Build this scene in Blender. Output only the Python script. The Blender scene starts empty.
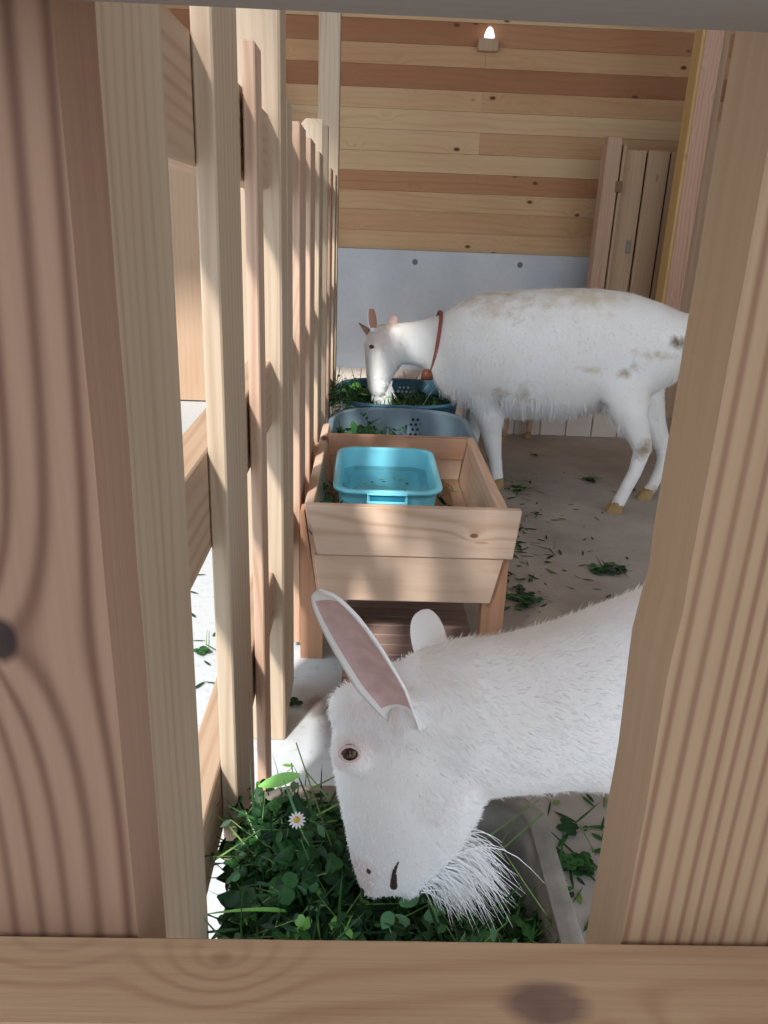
import bpy, bmesh, math, random
from mathutils import Vector, Matrix, noise
random.seed(7)
C = bpy.context.scene.collection
scn = bpy.context.scene

# ------------------------------------------------------------------ camera
F = 790.0; CZ = 1.05
def cam_axes():
    d = Vector((300 - 384, 2670 - 512, F)).normalized()        # world down, in (right, down, forward) axes
    vx = 370 - 384
    y = -(F * d.z + vx * d.x) / d.y
    Y = Vector((vx, y, F)).normalized()
    up = -d
    X = Y.cross(up)
    if X.x < 0: X = -X
    return X, Y, up
AX, AY, AZ = cam_axes()
right = Vector((AX.x, AY.x, AZ.x)); down = Vector((AX.y, AY.y, AZ.y)); fwd = Vector((AX.z, AY.z, AZ.z))
cd = bpy.data.cameras.new('camera'); cam = bpy.data.objects.new('camera', cd); C.objects.link(cam)
m = Matrix((right, -down, -fwd)).transposed().to_4x4(); m.translation = (0, 0, CZ)
cam.matrix_world = m
cd.sensor_fit = 'VERTICAL'; cd.sensor_height = 24; cd.lens = F * 24 / 1024; cd.clip_start = .02
scn.camera = cam

def ray(u, v): return right * (u - 384) + down * (v - 512) + fwd * F
def at(u, v, Y):
    r = ray(u, v); return Vector((0, 0, CZ)) + r * (Y / r.y)
def ground(u, v, z=0.0):
    r = ray(u, v); return Vector((0, 0, CZ)) + r * ((z - CZ) / r.z)

# ------------------------------------------------------------------ light
w = bpy.data.worlds.new('sky'); scn.world = w; w.use_nodes = True
bg = w.node_tree.nodes['Background']; bg.inputs[0].default_value = (.75, .88, 1, 1); bg.inputs[1].default_value = 1.35
sd = bpy.data.lights.new('sun', 'SUN'); sun = bpy.data.objects.new('sun', sd); C.objects.link(sun)
sd.energy = 3.8; sd.angle = math.radians(5); sd.color = (1, .97, .92)
sun.rotation_euler = Vector((.38, .88, -.85)).to_track_quat('-Z', 'Y').to_euler()
scn.view_settings.view_transform = 'Standard'; scn.view_settings.look = 'None'
scn.view_settings.exposure = 0.5; scn.view_settings.gamma = 1; scn.view_settings.use_curve_mapping = False

# ------------------------------------------------------------------ materials
def srgb(r, g, b):
    f = lambda c: ((c / 255 + .055) / 1.055) ** 2.4 if c > 10 else c / 255 / 12.92
    return (f(r), f(g), f(b), 1)
class NT:
    def __init__(s, name, rough=.7, spec=.3):
        s.m = bpy.data.materials.new(name); s.m.use_nodes = True; s.t = s.m.node_tree
        s.b = s.t.nodes['Principled BSDF']; s.b.inputs['Roughness'].default_value = rough
        s.b.inputs['Specular IOR Level'].default_value = spec
    def n(s, typ, ins=None, **kw):
        x = s.t.nodes.new(typ)
        for k, v in kw.items(): setattr(x, k, v)
        for k, v in (ins or {}).items():
            if isinstance(v, bpy.types.NodeSocket): s.t.links.new(v, x.inputs[k])
            else: x.inputs[k].default_value = v
        return x
    def l(s, a, b): s.t.links.new(a, b)
    def obj(s): return s.n('ShaderNodeTexCoord').outputs['Object']
    def ramp(s, fac, stops):
        r = s.n('ShaderNodeValToRGB', {'Fac': fac}); e = r.color_ramp.elements
        while len(e) < len(stops): e.new(.5)
        for i, (p, c) in enumerate(stops): e[i].position = p; e[i].color = c
        return r.outputs['Color']
    def mix(s, fac, a, b, mode='MIX'):
        x = s.n('ShaderNodeMix', data_type='RGBA', blend_type=mode)
        for sock, v in ((x.inputs[0], fac), (x.inputs[6], a), (x.inputs[7], b)):
            if isinstance(v, bpy.types.NodeSocket): s.l(v, sock)
            else: sock.default_value = v
        return x.outputs[2]
    def math(s, op, a, b=0.0, clamp=False):
        x = s.n('ShaderNodeMath', {0: a, 1: b}, operation=op); x.use_clamp = clamp
        return x.outputs[0]
    def bump(s, h, strength=.3, dist=.01):
        x = s.n('ShaderNodeBump', {'Height': h, 'Strength': strength, 'Distance': dist})
        s.l(x.outputs[0], s.b.inputs['Normal'])
    def base(s, c):
        if isinstance(c, bpy.types.NodeSocket): s.l(c, s.b.inputs['Base Color'])
        else: s.b.inputs['Base Color'].default_value = c

def wood(name, base, dark, axis='Z', line=60., knots=.5, contrast=.6, rough=.62, attr=False, fine=.25, lines=6., aw=(1., .8), kscale=(2.2, 6.5), kr=.05, patches=(), pw=2.6, v0=.25, wk=.8, faceonly=False, irr=0.):
    """sawn cedar: growth rings as slow warped lines running along one axis, fine fibres, a few knots"""
    t = NT(name, rough, .2)
    cut = lambda q: None if q is None else (q[0] * .80, q[1] * .80, q[2] * .83, 1)
    base = cut(base)
    if not attr: dark = cut(dark)
    o = t.obj(); rnd = t.n('ShaderNodeObjectInfo').outputs['Random']
    off = t.n('ShaderNodeCombineXYZ', {0: t.math('MULTIPLY', rnd, 13.), 1: t.math('MULTIPLY', rnd, 7.), 2: t.math('MULTIPLY', rnd, 31.)}).outputs[0]
    p = t.n('ShaderNodeVectorMath', {0: o, 1: off}, operation='ADD').outputs[0]
    if attr:
        a = t.n('ShaderNodeAttribute', attribute_name='tone')
        p = t.n('ShaderNodeVectorMath', {0: p, 1: t.n('ShaderNodeVectorMath', {0: a.outputs['Color'], 1: (40., 40., 40.)}, operation='MULTIPLY').outputs[0]}, operation='ADD').outputs[0]
    def sc(al, ac):
        v = {'X': (al, ac, ac), 'Y': (ac, al, ac), 'Z': (ac, ac, al)}[axis]
        return t.n('ShaderNodeVectorMath', {0: p, 1: v}, operation='MULTIPLY').outputs[0]
    kn = t.n('ShaderNodeTexVoronoi', {'Vector': sc(*kscale), 'Scale': 1., 'Randomness': 1.}, feature='F1')
    kd = kn.outputs['Distance']
    warp = t.n('ShaderNodeTexNoise', {'Vector': sc(.9, 5.), 'Scale': 1., 'Detail': 2., 'Roughness': .5}).outputs['Fac']
    kw = t.math('MULTIPLY', t.math('POWER', t.math('SUBTRACT', 1., t.math('MINIMUM', t.math('MULTIPLY', kd, 2.2), 1.)), 2.), .35 * knots)
    sx = t.n('ShaderNodeSeparateXYZ', {0: p}).outputs
    ai = [i for i in range(3) if 'XYZ'[i] != axis]
    across = t.math('ADD', t.math('MULTIPLY', sx[ai[0]], line * lines * aw[0]), t.math('MULTIPLY', sx[ai[1]], line * lines * aw[1]))
    lv = t.math('ADD', across, t.math('ADD', t.math('MULTIPLY', warp, line * wk), t.math('MULTIPLY', kw, line)))
    if irr: lv = t.math('ADD', lv, t.math('MULTIPLY', t.n('ShaderNodeTexNoise', {'Vector': sc(.25, 16.), 'Scale': 1., 'Detail': 1.}).outputs['Fac'], irr))
    masks = []
    for (pc, pr, pcol, pk, swirl) in patches:
        dv = t.n('ShaderNodeVectorMath', {0: t.n('ShaderNodeVectorMath', {0: o, 1: tuple(pc)}, operation='SUBTRACT').outputs[0], 1: tuple(1 / q for q in pr)}, operation='MULTIPLY').outputs[0]
        ds = t.n('ShaderNodeVectorMath', {0: dv}, operation='LENGTH').outputs['Value']
        if swirl: lv = t.math('ADD', lv, t.math('MULTIPLY', t.math('EXPONENT', t.math('MULTIPLY', ds, -.35)), swirl))
        masks.append((ds, pcol, pk))
    ring = t.math('ADD', t.math('MULTIPLY', t.math('SINE', lv), .5), .5)
    vary = t.n('ShaderNodeTexNoise', {'Vector': sc(.4, 22.), 'Scale': 1., 'Detail': 2.}).outputs['Fac']
    ring = t.math('MULTIPLY', t.math('POWER', ring, pw), t.math('MULTIPLY', t.math('SUBTRACT', vary, v0, True), 2.2), True)
    if faceonly:      # the rings meet only the broad faces of a flat-sawn board
        ny = t.n('ShaderNodeSeparateXYZ', {0: t.n('ShaderNodeTexCoord').outputs['Normal']}).outputs[1]
        ring = t.math('MULTIPLY', ring, t.math('ABSOLUTE', ny))
    fib = t.n('ShaderNodeTexNoise', {'Vector': sc(6., 260.), 'Scale': 1., 'Detail': 3.}).outputs['Fac']
    blot = t.n('ShaderNodeTexNoise', {'Vector': sc(1.2, 4.), 'Scale': 1., 'Detail': 3.}).outputs['Fac']
    bc = base
    if attr: bc = t.mix(1., t.n('ShaderNodeAttribute', attribute_name='tone').outputs['Color'], (.80, .80, .83, 1), 'MULTIPLY')
    c = t.mix(t.math('MULTIPLY', ring, contrast), bc, t.mix(1., bc, dark, 'MULTIPLY') if attr else dark)
    c = t.mix(t.math('MULTIPLY', t.math('SUBTRACT', fib, .35, True), fine * 2), c, t.mix(1., c, (.72, .62, .55, 1), 'MULTIPLY'))
    c = t.mix(t.math('MULTIPLY', t.math('SUBTRACT', blot, .45, True), 2.0, True), c, t.mix(1., c, (.86, .76, .70, 1), 'MULTIPLY'))
    if knots > 0:
        pick = t.math('GREATER_THAN', t.n('ShaderNodeSeparateColor', {0: kn.outputs['Color']}).outputs[0], 1 - .45 * min(knots, 1.5))
        k = t.math('MULTIPLY', t.ramp(kd, [(kr, (1, 1, 1, 1)), (kr * 1.9, (0, 0, 0, 1))]), pick)
        c = t.mix(k, c, srgb(96, 56, 36))
    for (ds, pcol, pk) in masks:
        dn = t.math('ADD', ds, t.math('MULTIPLY', t.math('SUBTRACT', fib, .5), .5))
        c = t.mix(t.math('MULTIPLY', t.ramp(dn, [(.6, (1, 1, 1, 1)), (1., (0, 0, 0, 1))]), pk), c, pcol)
    t.base(c)
    t.bump(t.math('ADD', fib, t.math('MULTIPLY', ring, .6)), .22, .002)
    return t.m

def plain(name, col, rough=.5, spec=.4, nscale=0., col2=None, bump=0., amount=.5):
    t = NT(name, rough, spec); c = col
    if nscale:
        nz = t.n('ShaderNodeTexNoise', {'Vector': t.obj(), 'Scale': nscale, 'Detail': 4.}).outputs['Fac']
        c = t.mix(t.math('MULTIPLY', t.ramp(nz, [(.35, (0, 0, 0, 1)), (.7, (1, 1, 1, 1))]), amount), col, col2 or col)
        if bump: t.bump(nz, bump, .004)
    t.base(c); return t.m

M = {}
M['slat'] = wood('sawn_cedar', srgb(204, 184, 158), srgb(176, 146, 118), 'Z', 55, .25, .55)
M['slat_dark'] = wood('sawn_cedar_warm', srgb(210, 178, 152), srgb(178, 138, 114), 'Z', 60, .7, .6)
M['rail'] = wood('rail_cedar', srgb(200, 172, 144), srgb(165, 125, 98), 'Y', 60, .4, .6)
M['board'] = wood('hatch_board', srgb(182, 152, 120), srgb(126, 78, 60), 'Z', 110, .0, .6, fine=.4, lines=8., aw=(1., .0), pw=3.2, v0=.05, wk=.2, faceonly=True, irr=26.)
M['board_knot'] = wood('hatch_board_knotted', srgb(166, 132, 108), srgb(98, 64, 52), 'Z', 80, .0, .75, fine=.4, lines=8., aw=(1., .0), pw=2.6, v0=.1, wk=.35, faceonly=True, irr=18.,
                       patches=[(at(2, 640, .25) - Vector((-.174, .27, .5)), (.007, .03, .011), srgb(42, 30, 28), .95, 14.)])
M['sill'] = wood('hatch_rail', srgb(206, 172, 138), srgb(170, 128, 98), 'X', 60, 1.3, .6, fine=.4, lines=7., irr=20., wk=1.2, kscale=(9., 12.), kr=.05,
                 patches=[(at(545, 1012, .22) - Vector((.11, .229, .655)), (.020, .012, .03), srgb(70, 50, 66), .6, 0)])  # dark purplish shadow blob painted into the sill wood
M['beam'] = wood('grey_beam', srgb(150, 142, 134), srgb(128, 118, 110), 'X', 40, 0, .4)
M['post_sunlit'] = wood('cedar_sunlit_face', srgb(226, 190, 128), srgb(206, 158, 104), 'Z', 60, .8, .5)
M['trough_x'] = wood('trough_board', srgb(238, 210, 184), srgb(212, 176, 146), 'X', 30, .9, .55, lines=2.6, kscale=(3., 9.), kr=.07)
M['trough_y'] = wood('trough_side_board', srgb(232, 200, 174), srgb(206, 166, 138), 'Y', 48, .6, .5)
M['leg'] = wood('leg_wood', srgb(202, 156, 124), srgb(176, 126, 96), 'Z', 48, .3, .5)
M['trough_bottom'] = wood('worn_bottom_board', srgb(186, 156, 130), srgb(160, 126, 100), 'Y', 48, .3, .5)
M['leg_x'] = wood('pinkish_board', srgb(222, 176, 146), srgb(196, 142, 112), 'X', 40, .3, .5, lines=3.)
M['leg_post'] = wood('pinkish_post', srgb(222, 182, 156), srgb(178, 120, 98), 'Z', 50, 1.6, .5, kscale=(6., 10.), kr=.09)
M['panel'] = wood('partition_panel', srgb(205, 176, 146), srgb(184, 150, 122), 'Z', 30, .3, .4)
M['plank'] = wood('wall_plank', None, srgb(232, 205, 180), 'X', 34, 1.6, .45, attr=True, kscale=(4.5, 8.), kr=.06)
M['gate'] = wood('gate_board', srgb(204, 172, 138), srgb(180, 144, 112), 'Z', 40, .2, .4)
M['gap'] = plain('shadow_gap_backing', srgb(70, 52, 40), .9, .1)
M['deck'] = wood('pale_deck', srgb(244, 234, 222), srgb(232, 218, 202), 'Y', 40, .1, .4)  # near-white colour stands in for sunlight on the boards
M['duck'] = wood('brown_slats', srgb(176, 150, 138), srgb(140, 116, 106), 'X', 50, .1, .5)

def concrete():
    t = NT('smooth_concrete', .6, .3); o = t.obj()
    a = t.n('ShaderNodeTexNoise', {'Vector': o, 'Scale': 1.6, 'Detail': 6.}).outputs['Fac']
    b = t.n('ShaderNodeTexNoise', {'Vector': o, 'Scale': 30., 'Detail': 3.}).outputs['Fac']
    c = t.ramp(a, [(.3, srgb(178, 184, 192)), (.7, srgb(210, 215, 221))])
    t.base(t.mix(t.math('MULTIPLY', b, .2), c, srgb(120, 126, 136))); t.bump(b, .1, .003); return t.m
def floor_mat():
    t = NT('trodden_concrete_floor', .7, .3); o = t.obj()
    a = t.n('ShaderNodeTexNoise', {'Vector': o, 'Scale': 2.3, 'Detail': 6., 'Roughness': .6}).outputs['Fac']
    b = t.n('ShaderNodeTexNoise', {'Vector': o, 'Scale': 45., 'Detail': 5.}).outputs['Fac']
    s = t.n('ShaderNodeSeparateXYZ', {0: o})
    x = t.math('ADD', s.outputs[0], t.math('MULTIPLY', t.math('SUBTRACT', a, .5), .25))
    side = t.ramp(t.math('ADD', t.math('MULTIPLY', x, 2.5), .5), [(.42, (0, 0, 0, 1)), (.75, (1, 1, 1, 1))])
    clean_sunlit = t.mix(b, srgb(202, 206, 208), srgb(184, 188, 192))
    dirt = t.ramp(a, [(.3, srgb(152, 144, 138)), (.55, srgb(178, 172, 167)), (.75, srgb(192, 190, 188))])
    c = t.mix(side, clean_sunlit, dirt)  # left side paler to stand in for sunlight, right side dirty
    q = ground(320, 707); dv = t.n('ShaderNodeVectorMath', {0: t.n('ShaderNodeVectorMath', {0: o, 1: tuple(q)}, operation='SUBTRACT').outputs[0], 1: (22., 16., 1.)}, operation='MULTIPLY').outputs[0]
    ln = t.math('ADD', t.n('ShaderNodeVectorMath', {0: dv}, operation='LENGTH').outputs['Value'], t.math('MULTIPLY', t.math('SUBTRACT', b, .5), .6))
    c = t.mix(t.math('MULTIPLY', t.ramp(ln, [(.4, (1, 1, 1, 1)), (.9, (0, 0, 0, 1))]), .75), c, srgb(112, 96, 86))      # a blurred brown spot
    sp = t.ramp(b, [(.60, (0, 0, 0, 1)), (.75, (1, 1, 1, 1))])
    c = t.mix(t.math('MULTIPLY', sp, .4), c, srgb(130, 116, 100))
    t.base(c); t.bump(b, .15, .003); return t.m
M['concrete'] = concrete(); M['floor'] = floor_mat()

def coat(name, c1, c2, patches=(), axis=(60, 60, 60), amount=.5, back=None):
    """short white hair; patches = dirt stains (centre, radius, colour) in object space"""
    t = NT(name, .85, .15); o = t.obj()
    nz = t.n('ShaderNodeTexNoise', {'Vector': o, 'Scale': 7., 'Detail': 4.}).outputs['Fac']
    hv = t.n('ShaderNodeVectorMath', {0: o, 1: axis}, operation='MULTIPLY').outputs[0]
    hr = t.n('ShaderNodeTexNoise', {'Vector': hv, 'Scale': 3., 'Detail': 4., 'Roughness': .7}).outputs['Fac']
    c = t.mix(t.math('MULTIPLY', t.ramp(nz, [(.35, (0, 0, 0, 1)), (.7, (1, 1, 1, 1))]), amount), c1, c2)
    c = t.mix(t.math('MULTIPLY', hr, .25), c, t.mix(1., c, (.82, .78, .76, 1), 'MULTIPLY'))
    for (p, r, col, k) in patches:
        dv = t.n('ShaderNodeVectorMath', {0: o, 1: tuple(p)}, operation='SUBTRACT').outputs[0]
        if not isinstance(r, (int, float)):
            dv = t.n('ShaderNodeVectorMath', {0: dv, 1: tuple(1 / q for q in r)}, operation='MULTIPLY').outputs[0]; r = 1.
        ds = t.n('ShaderNodeVectorMath', {0: dv}, operation='LENGTH').outputs['Value']
        ds = t.math('ADD', t.math('DIVIDE', ds, r), t.math('MULTIPLY', t.math('SUBTRACT', t.n('ShaderNodeTexNoise', {'Vector': o, 'Scale': 16., 'Detail': 5., 'Roughness': .65}).outputs['Fac'], .5), 3.2))
        f = t.ramp(ds, [(.0, (1, 1, 1, 1)), (1.15, (0, 0, 0, 1))])
        c = t.mix(t.math('MULTIPLY', f, k), c, col)
    t.base(c); t.bump(hr, .18, .004)
    t.b.inputs['Subsurface Weight'].default_value = .0
    t.b.inputs['Sheen Weight'].default_value = .25
    return t.m

# ------------------------------------------------------------------ mesh helpers
def mesh_obj(name, bm, mats, parent=None, loc=None, smooth=False):
    me = bpy.data.meshes.new(name)
    if loc is not None: bmesh.ops.translate(bm, verts=bm.verts, vec=-Vector(loc))
    bmesh.ops.recalc_face_normals(bm, faces=bm.faces)
    bm.to_mesh(me); bm.free()
    for mm in (mats if isinstance(mats, (list, tuple)) else [mats]): me.materials.append(mm)
    if smooth: me.polygons.foreach_set('use_smooth', [True] * len(me.polygons))
    o = bpy.data.objects.new(name, me); C.objects.link(o)
    if loc is not None: o.location = loc
    if parent is not None:
        o.parent = parent; o.location = Vector(o.location) - Vector(parent.location)
    return o
def tag(o, label=None, cat=None, group=None, kind=None):
    for k, v in (('label', label), ('category', cat), ('group', group), ('kind', kind)):
        if v: o[k] = v
    return o
def empty(name, loc, label, cat, group=None):
    o = bpy.data.objects.new(name, None); C.objects.link(o); o.location = loc; o.empty_display_size = .1
    return tag(o, label, cat, group)
def box(bm, a, b, bev=.0015):
    a, b = Vector(a), Vector(b)
    r = bmesh.ops.create_cube(bm, size=1)
    for v in r['verts']: v.co = Vector([(a[i] + b[i]) / 2 + v.co[i] * (b[i] - a[i]) for i in range(3)])
    if bev:
        es = list({e for v in r['verts'] for e in v.link_edges})
        bmesh.ops.bevel(bm, geom=es, offset=bev, segments=1, affect='EDGES')
def boxo(name, a, b, mat, parent=None, bev=.0015):
    bm = bmesh.new(); box(bm, a, b, bev)
    a, b = Vector(a), Vector(b); loc = ((a + b) / 2); loc.z = min(a.z, b.z)
    return mesh_obj(name, bm, mat, parent, loc)
def prism(bm, pts_a, pts_b):
    """hexahedron from two quads with matching corners"""
    va = [bm.verts.new(p) for p in pts_a]; vb = [bm.verts.new(p) for p in pts_b]
    n = len(va); bm.faces.new(va); bm.faces.new(vb[::-1])
    for i in range(n): bm.faces.new((va[i], va[(i + 1) % n], vb[(i + 1) % n], vb[i]))
    return va + vb
def ring_tube(bm, st, seg=20, cap=True):
    """st: (centre, radius in plane, radius sideways, side vector)"""
    rings = []
    n = len(st)
    for i, (c, rp, rs, side) in enumerate(st):
        c = Vector(c); side = Vector(side).normalized()
        d = (Vector(st[min(i + 1, n - 1)][0]) - Vector(st[max(i - 1, 0)][0])).normalized()
        up = d.cross(side).normalized(); sd_ = up.cross(d).normalized()
        rings.append([bm.verts.new(c + up * rp * math.cos(a) + sd_ * rs * math.sin(a)) for a in [2 * math.pi * k / seg for k in range(seg)]])
    for a, b in zip(rings, rings[1:]):
        for k in range(seg): bm.faces.new((a[k], a[(k + 1) % seg], b[(k + 1) % seg], b[k]))
    if cap: bm.faces.new(rings[0][::-1]); bm.faces.new(rings[-1])
def tube(bm, pts, rads, seg=14, cap=True):
    st = []
    for p, r in zip(pts, rads):
        rp, rs = (r, r) if isinstance(r, (int, float)) else r
        st.append((p, rp, rs, (0, 1, 0.001)))
    ring_tube(bm, st, seg, cap)
def ball(bm, c, r, seg=16):
    r = (r, r, r) if isinstance(r, (int, float)) else r
    q = bmesh.ops.create_uvsphere(bm, u_segments=seg, v_segments=seg // 2, radius=1)
    for v in q['verts']: v.co = Vector((v.co.x * r[0], v.co.y * r[1], v.co.z * r[2])) + Vector(c)
def remeshed(bm, voxel, smooth=6, factor=.6):
    """fuse overlapping closed shells to one continuous smooth surface"""
    me = bpy.data.meshes.new('work'); bmesh.ops.recalc_face_normals(bm, faces=bm.faces); bm.to_mesh(me); bm.free()
    o = bpy.data.objects.new('work', me); C.objects.link(o)
    r = o.modifiers.new('r', 'REMESH'); r.mode = 'VOXEL'; r.voxel_size = voxel; r.adaptivity = 0
    s = o.modifiers.new('s', 'SMOOTH'); s.factor = factor; s.iterations = smooth
    dg = bpy.context.evaluated_depsgraph_get(); dg.update()
    res = bpy.data.meshes.new_from_object(o.evaluated_get(dg))
    bpy.data.objects.remove(o); out = bmesh.new(); out.from_mesh(res); bpy.data.meshes.remove(res)
    return out

# ------------------------------------------------------------------ the building
def slab(name, a, b, mat, bev=0):
    o = boxo(name, a, b, mat, None, bev); o['kind'] = 'structure'; return o
bm = bmesh.new(); box(bm, (-4, -1.5, -.1), (4, 5.6, 0), 0)
o = mesh_obj('floor', bm, M['floor']); o['kind'] = 'structure'
WY = 5.3
# plank wall above a concrete upstand
zc = at(460, 252, WY).z
lp = (228, 196, 152); og = (196, 146, 106); dk = (178, 126, 90); lo = (214, 172, 128); pk = (222, 184, 140)
rows = [(lp, lp, pk), (lo, lo, lo), (lp, lp, pk), (lp, og, og), (pk, lp, lp), (og, lp, lo), (lp, lp, lp), (og, pk, lo), (dk, dk, dk), (lp, lo, lo), (og, dk, og), (lo, lp, lo), (og, og, pk), (lp, lo, lp), (lo, og, lp), (lp, lo, og), (lo, lp, lo), (og, lo, lp)]
bm = bmesh.new(); fl = []
x1 = at(479, 150, WY).x; z = zc
joints = [(-3.9, x1 - 1.83, x1, 3.9)] * 3
for r, tones in enumerate(rows):
    h = .122 if r in (1, 5, 8, 10, 12) else .112
    shift = 0 if r in (3, 5, 7, 9, 10, 12) else (1.25 if r % 2 else -.9)
    xs = [-3.9, x1 - 1.83 + shift * .5, x1 + shift, 3.9]
    for k in range(3):
        box_v = len(bm.verts)
        q = bmesh.ops.create_cube(bm, size=1)
        a = (xs[k] + .0005, WY, z + .0008); b = (xs[k + 1] - .0005, WY + .03, z + h - .0008)
        for v in q['verts']: v.co = Vector([(a[i] + b[i]) / 2 + v.co[i] * (b[i] - a[i]) for i in range(3)])
        fl.append((tones[k]))
    z += h
ztop = z
me = bpy.data.meshes.new('plank_wall'); bm.to_mesh(me); bm.free()
ca = me.color_attributes.new('tone', 'FLOAT_COLOR', 'CORNER')
for p in me.polygons:
    t_ = fl[p.vertices[0] // 8]; c = srgb(*t_)
    for li in p.loop_indices: ca.data[li].color = c
me.materials.append(M['plank'])
o = bpy.data.objects.new('wall_back', me); C.objects.link(o); o['kind'] = 'structure'
slab('wall_back_base', (-4, WY + .032, -.05), (4, WY + .2, ztop + .3), M['concrete'])
bm = bmesh.new(); box(bm, (-4, WY - .03, 0), (4, WY + .03, zc), .003)
o = mesh_obj('trim_1', bm, M['concrete']); o['kind'] = 'structure'
bm = bmesh.new()
for (u, v) in ((415, 258), (520, 261)):                       # formwork tie holes
    p = at(u, v + 4, WY - .0315)
    q = bmesh.ops.create_cone(bm, cap_ends=True, segments=16, radius1=.018, radius2=.018, depth=.004, matrix=Matrix.Translation(p) @ Matrix.Rotation(math.pi / 2, 4, 'X'))
o = mesh_obj('trim_5', bm, plain('tie_hole_mortar', srgb(112, 116, 124), .8)); o['kind'] = 'structure'
# ceiling, side walls with wide daylight openings, and added sun blockers
slab('wall_sun_blocker', (-.30, -1.5, 0), (-.27, -.02, 2.4), M['panel'])  # unseen wall added beside the camera to keep sun off the hatch boards
slab('ceiling', (-.92, -1.5, 2.95), (4, 5.6, 3.05), M['panel'])  # left edge shaped to shade the goats while sun reaches the fence
slab('ceiling_sun_blocker', (-2.9, 2.3, 2.9), (-.925, 5.6, 2.949), M['panel'])  # unseen slab added to keep sun off the back wall
slab('wall_right', (3.9, .4, 0), (4, 5.5, 3.0), M['panel'])
slab('wall_left', (-3.0, 2.6, 0), (-2.9, 5.5, 3.0), M['panel'])
# partitions with panels left and right, at the same line
PY = 4.7
slab('wall_left_partition', (-2.9, PY, .01), (-.62, PY + .03, 1.585), M['panel'])
pr = slab('wall_right_partition', (1.845, PY, .03), (3.9, PY + .03, 1.63), M['panel'])
slab('baseboard_right', (1.845, PY - .012, .0), (3.9, PY, .07), M['panel'])
bm = bmesh.new(); box(bm, (1.703, PY - .06, 0), (1.80, PY + .06, 2.95), .003)
o = mesh_obj('trim_2', bm, M['leg_post'], None, (1.74, PY, 0)); o['kind'] = 'structure'
bm = bmesh.new(); box(bm, (1.685, PY - .06, 0), (1.702, PY + .06, 2.95), .003)
o = mesh_obj('trim_4', bm, M['post_sunlit'], None, (1.70, PY, 0)); o['kind'] = 'structure'  # yellow strip paints the sun glow on the post's left face
bm = bmesh.new(); box(bm, (1.80, PY - .03, 0), (1.845, PY + .03, 2.95), .002)
o = mesh_obj('trim_3', bm, M['panel'], None, (1.82, PY, 0)); o['kind'] = 'structure'
# low pale deck at the back
bm = bmesh.new(); x = -.45
while x < 1.60:
    box(bm, (x + .002, 4.15, .0), (min(x + .14, 1.62) - .002, WY - .03, .14), .003); x += .14
o = mesh_obj('sleeping_deck', bm, M['deck'], None, (.4, 4.2, 0))
tag(o, 'low pale wooden deck along the foot of the concrete wall', 'deck')

# ------------------------------------------------------------------ gate by the back wall
GY = 4.95
g = empty('wooden_gate', (1.5, GY, .141), 'narrow wooden gate of upright boards standing in the back right corner', 'gate')
pA = at(606, 137, GY); pB = at(621, 137, GY)
boxo('gate_post', (pA.x, GY - .05, .141), (pB.x, GY + .05, pA.z), M['slat_dark'], g, .003)
x = pB.x + .012; top = pA.z - .06
ws = [.02, .125, .125, .125, .1]
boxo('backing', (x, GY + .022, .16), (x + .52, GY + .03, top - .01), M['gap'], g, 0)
bm = bmesh.new(); xx = x
for i, w_ in enumerate(ws):
    if i == 0: box(bm, (xx, GY - .035, .145), (xx + w_, GY + .02, top + .02), .002); xx += w_ + .004; continue
    box(bm, (xx, GY, .15), (xx + w_, GY + .02, top), .002); xx += w_ + .012
mesh_obj('board_panel', bm, M['gate'], g, (x + .2, GY, .15))
bm = bmesh.new(); p = at(628, 247, GY); box(bm, p + Vector((-.012, -.012, -.035)), p + Vector((.012, .0, .035)), .002)
mesh_obj('latch', bm, plain('dull_steel', srgb(120, 116, 110), .4), g, p)
bm = bmesh.new(); p = at(618, 187, GY - .04); box(bm, p + Vector((-.02, -.014, -.03)), p + Vector((.02, .0, .03)), .002)
mesh_obj('hinge', bm, plain('brass_hinge', srgb(110, 84, 50), .5), g, p)

# ------------------------------------------------------------------ small lamp on the planks
p = at(488, 46, WY)
lampo = empty('wall_lamp', p, 'tiny white lamp on a pale wooden block high on the plank wall', 'lamp')
bm = bmesh.new(); box(bm, p + Vector((-.062, -.06, -.035)), p + Vector((.055, 0, .03)), .003)
mesh_obj('block', bm, M['panel'], lampo, p)
bm = bmesh.new(); q = p + Vector((0, -.035, .03))
ring_tube(bm, [(q, .03, .03, (0, 1, 0)), (q + Vector((0, 0, .02)), .029, .029, (0, 1, 0)), (q + Vector((0, 0, .05)), .018, .018, (0, 1, 0)), (q + Vector((0, 0, .06)), .008, .008, (0, 1, 0))], 16)
gl = NT('lit_glass'); gl.base((.95, .95, 1, 1)); gl.b.inputs['Emission Color'].default_value = (.95, .95, 1, 1); gl.b.inputs['Emission Strength'].default_value = 1.2
mesh_obj('bulb', bm, gl.m, lampo, q, True)

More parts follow.
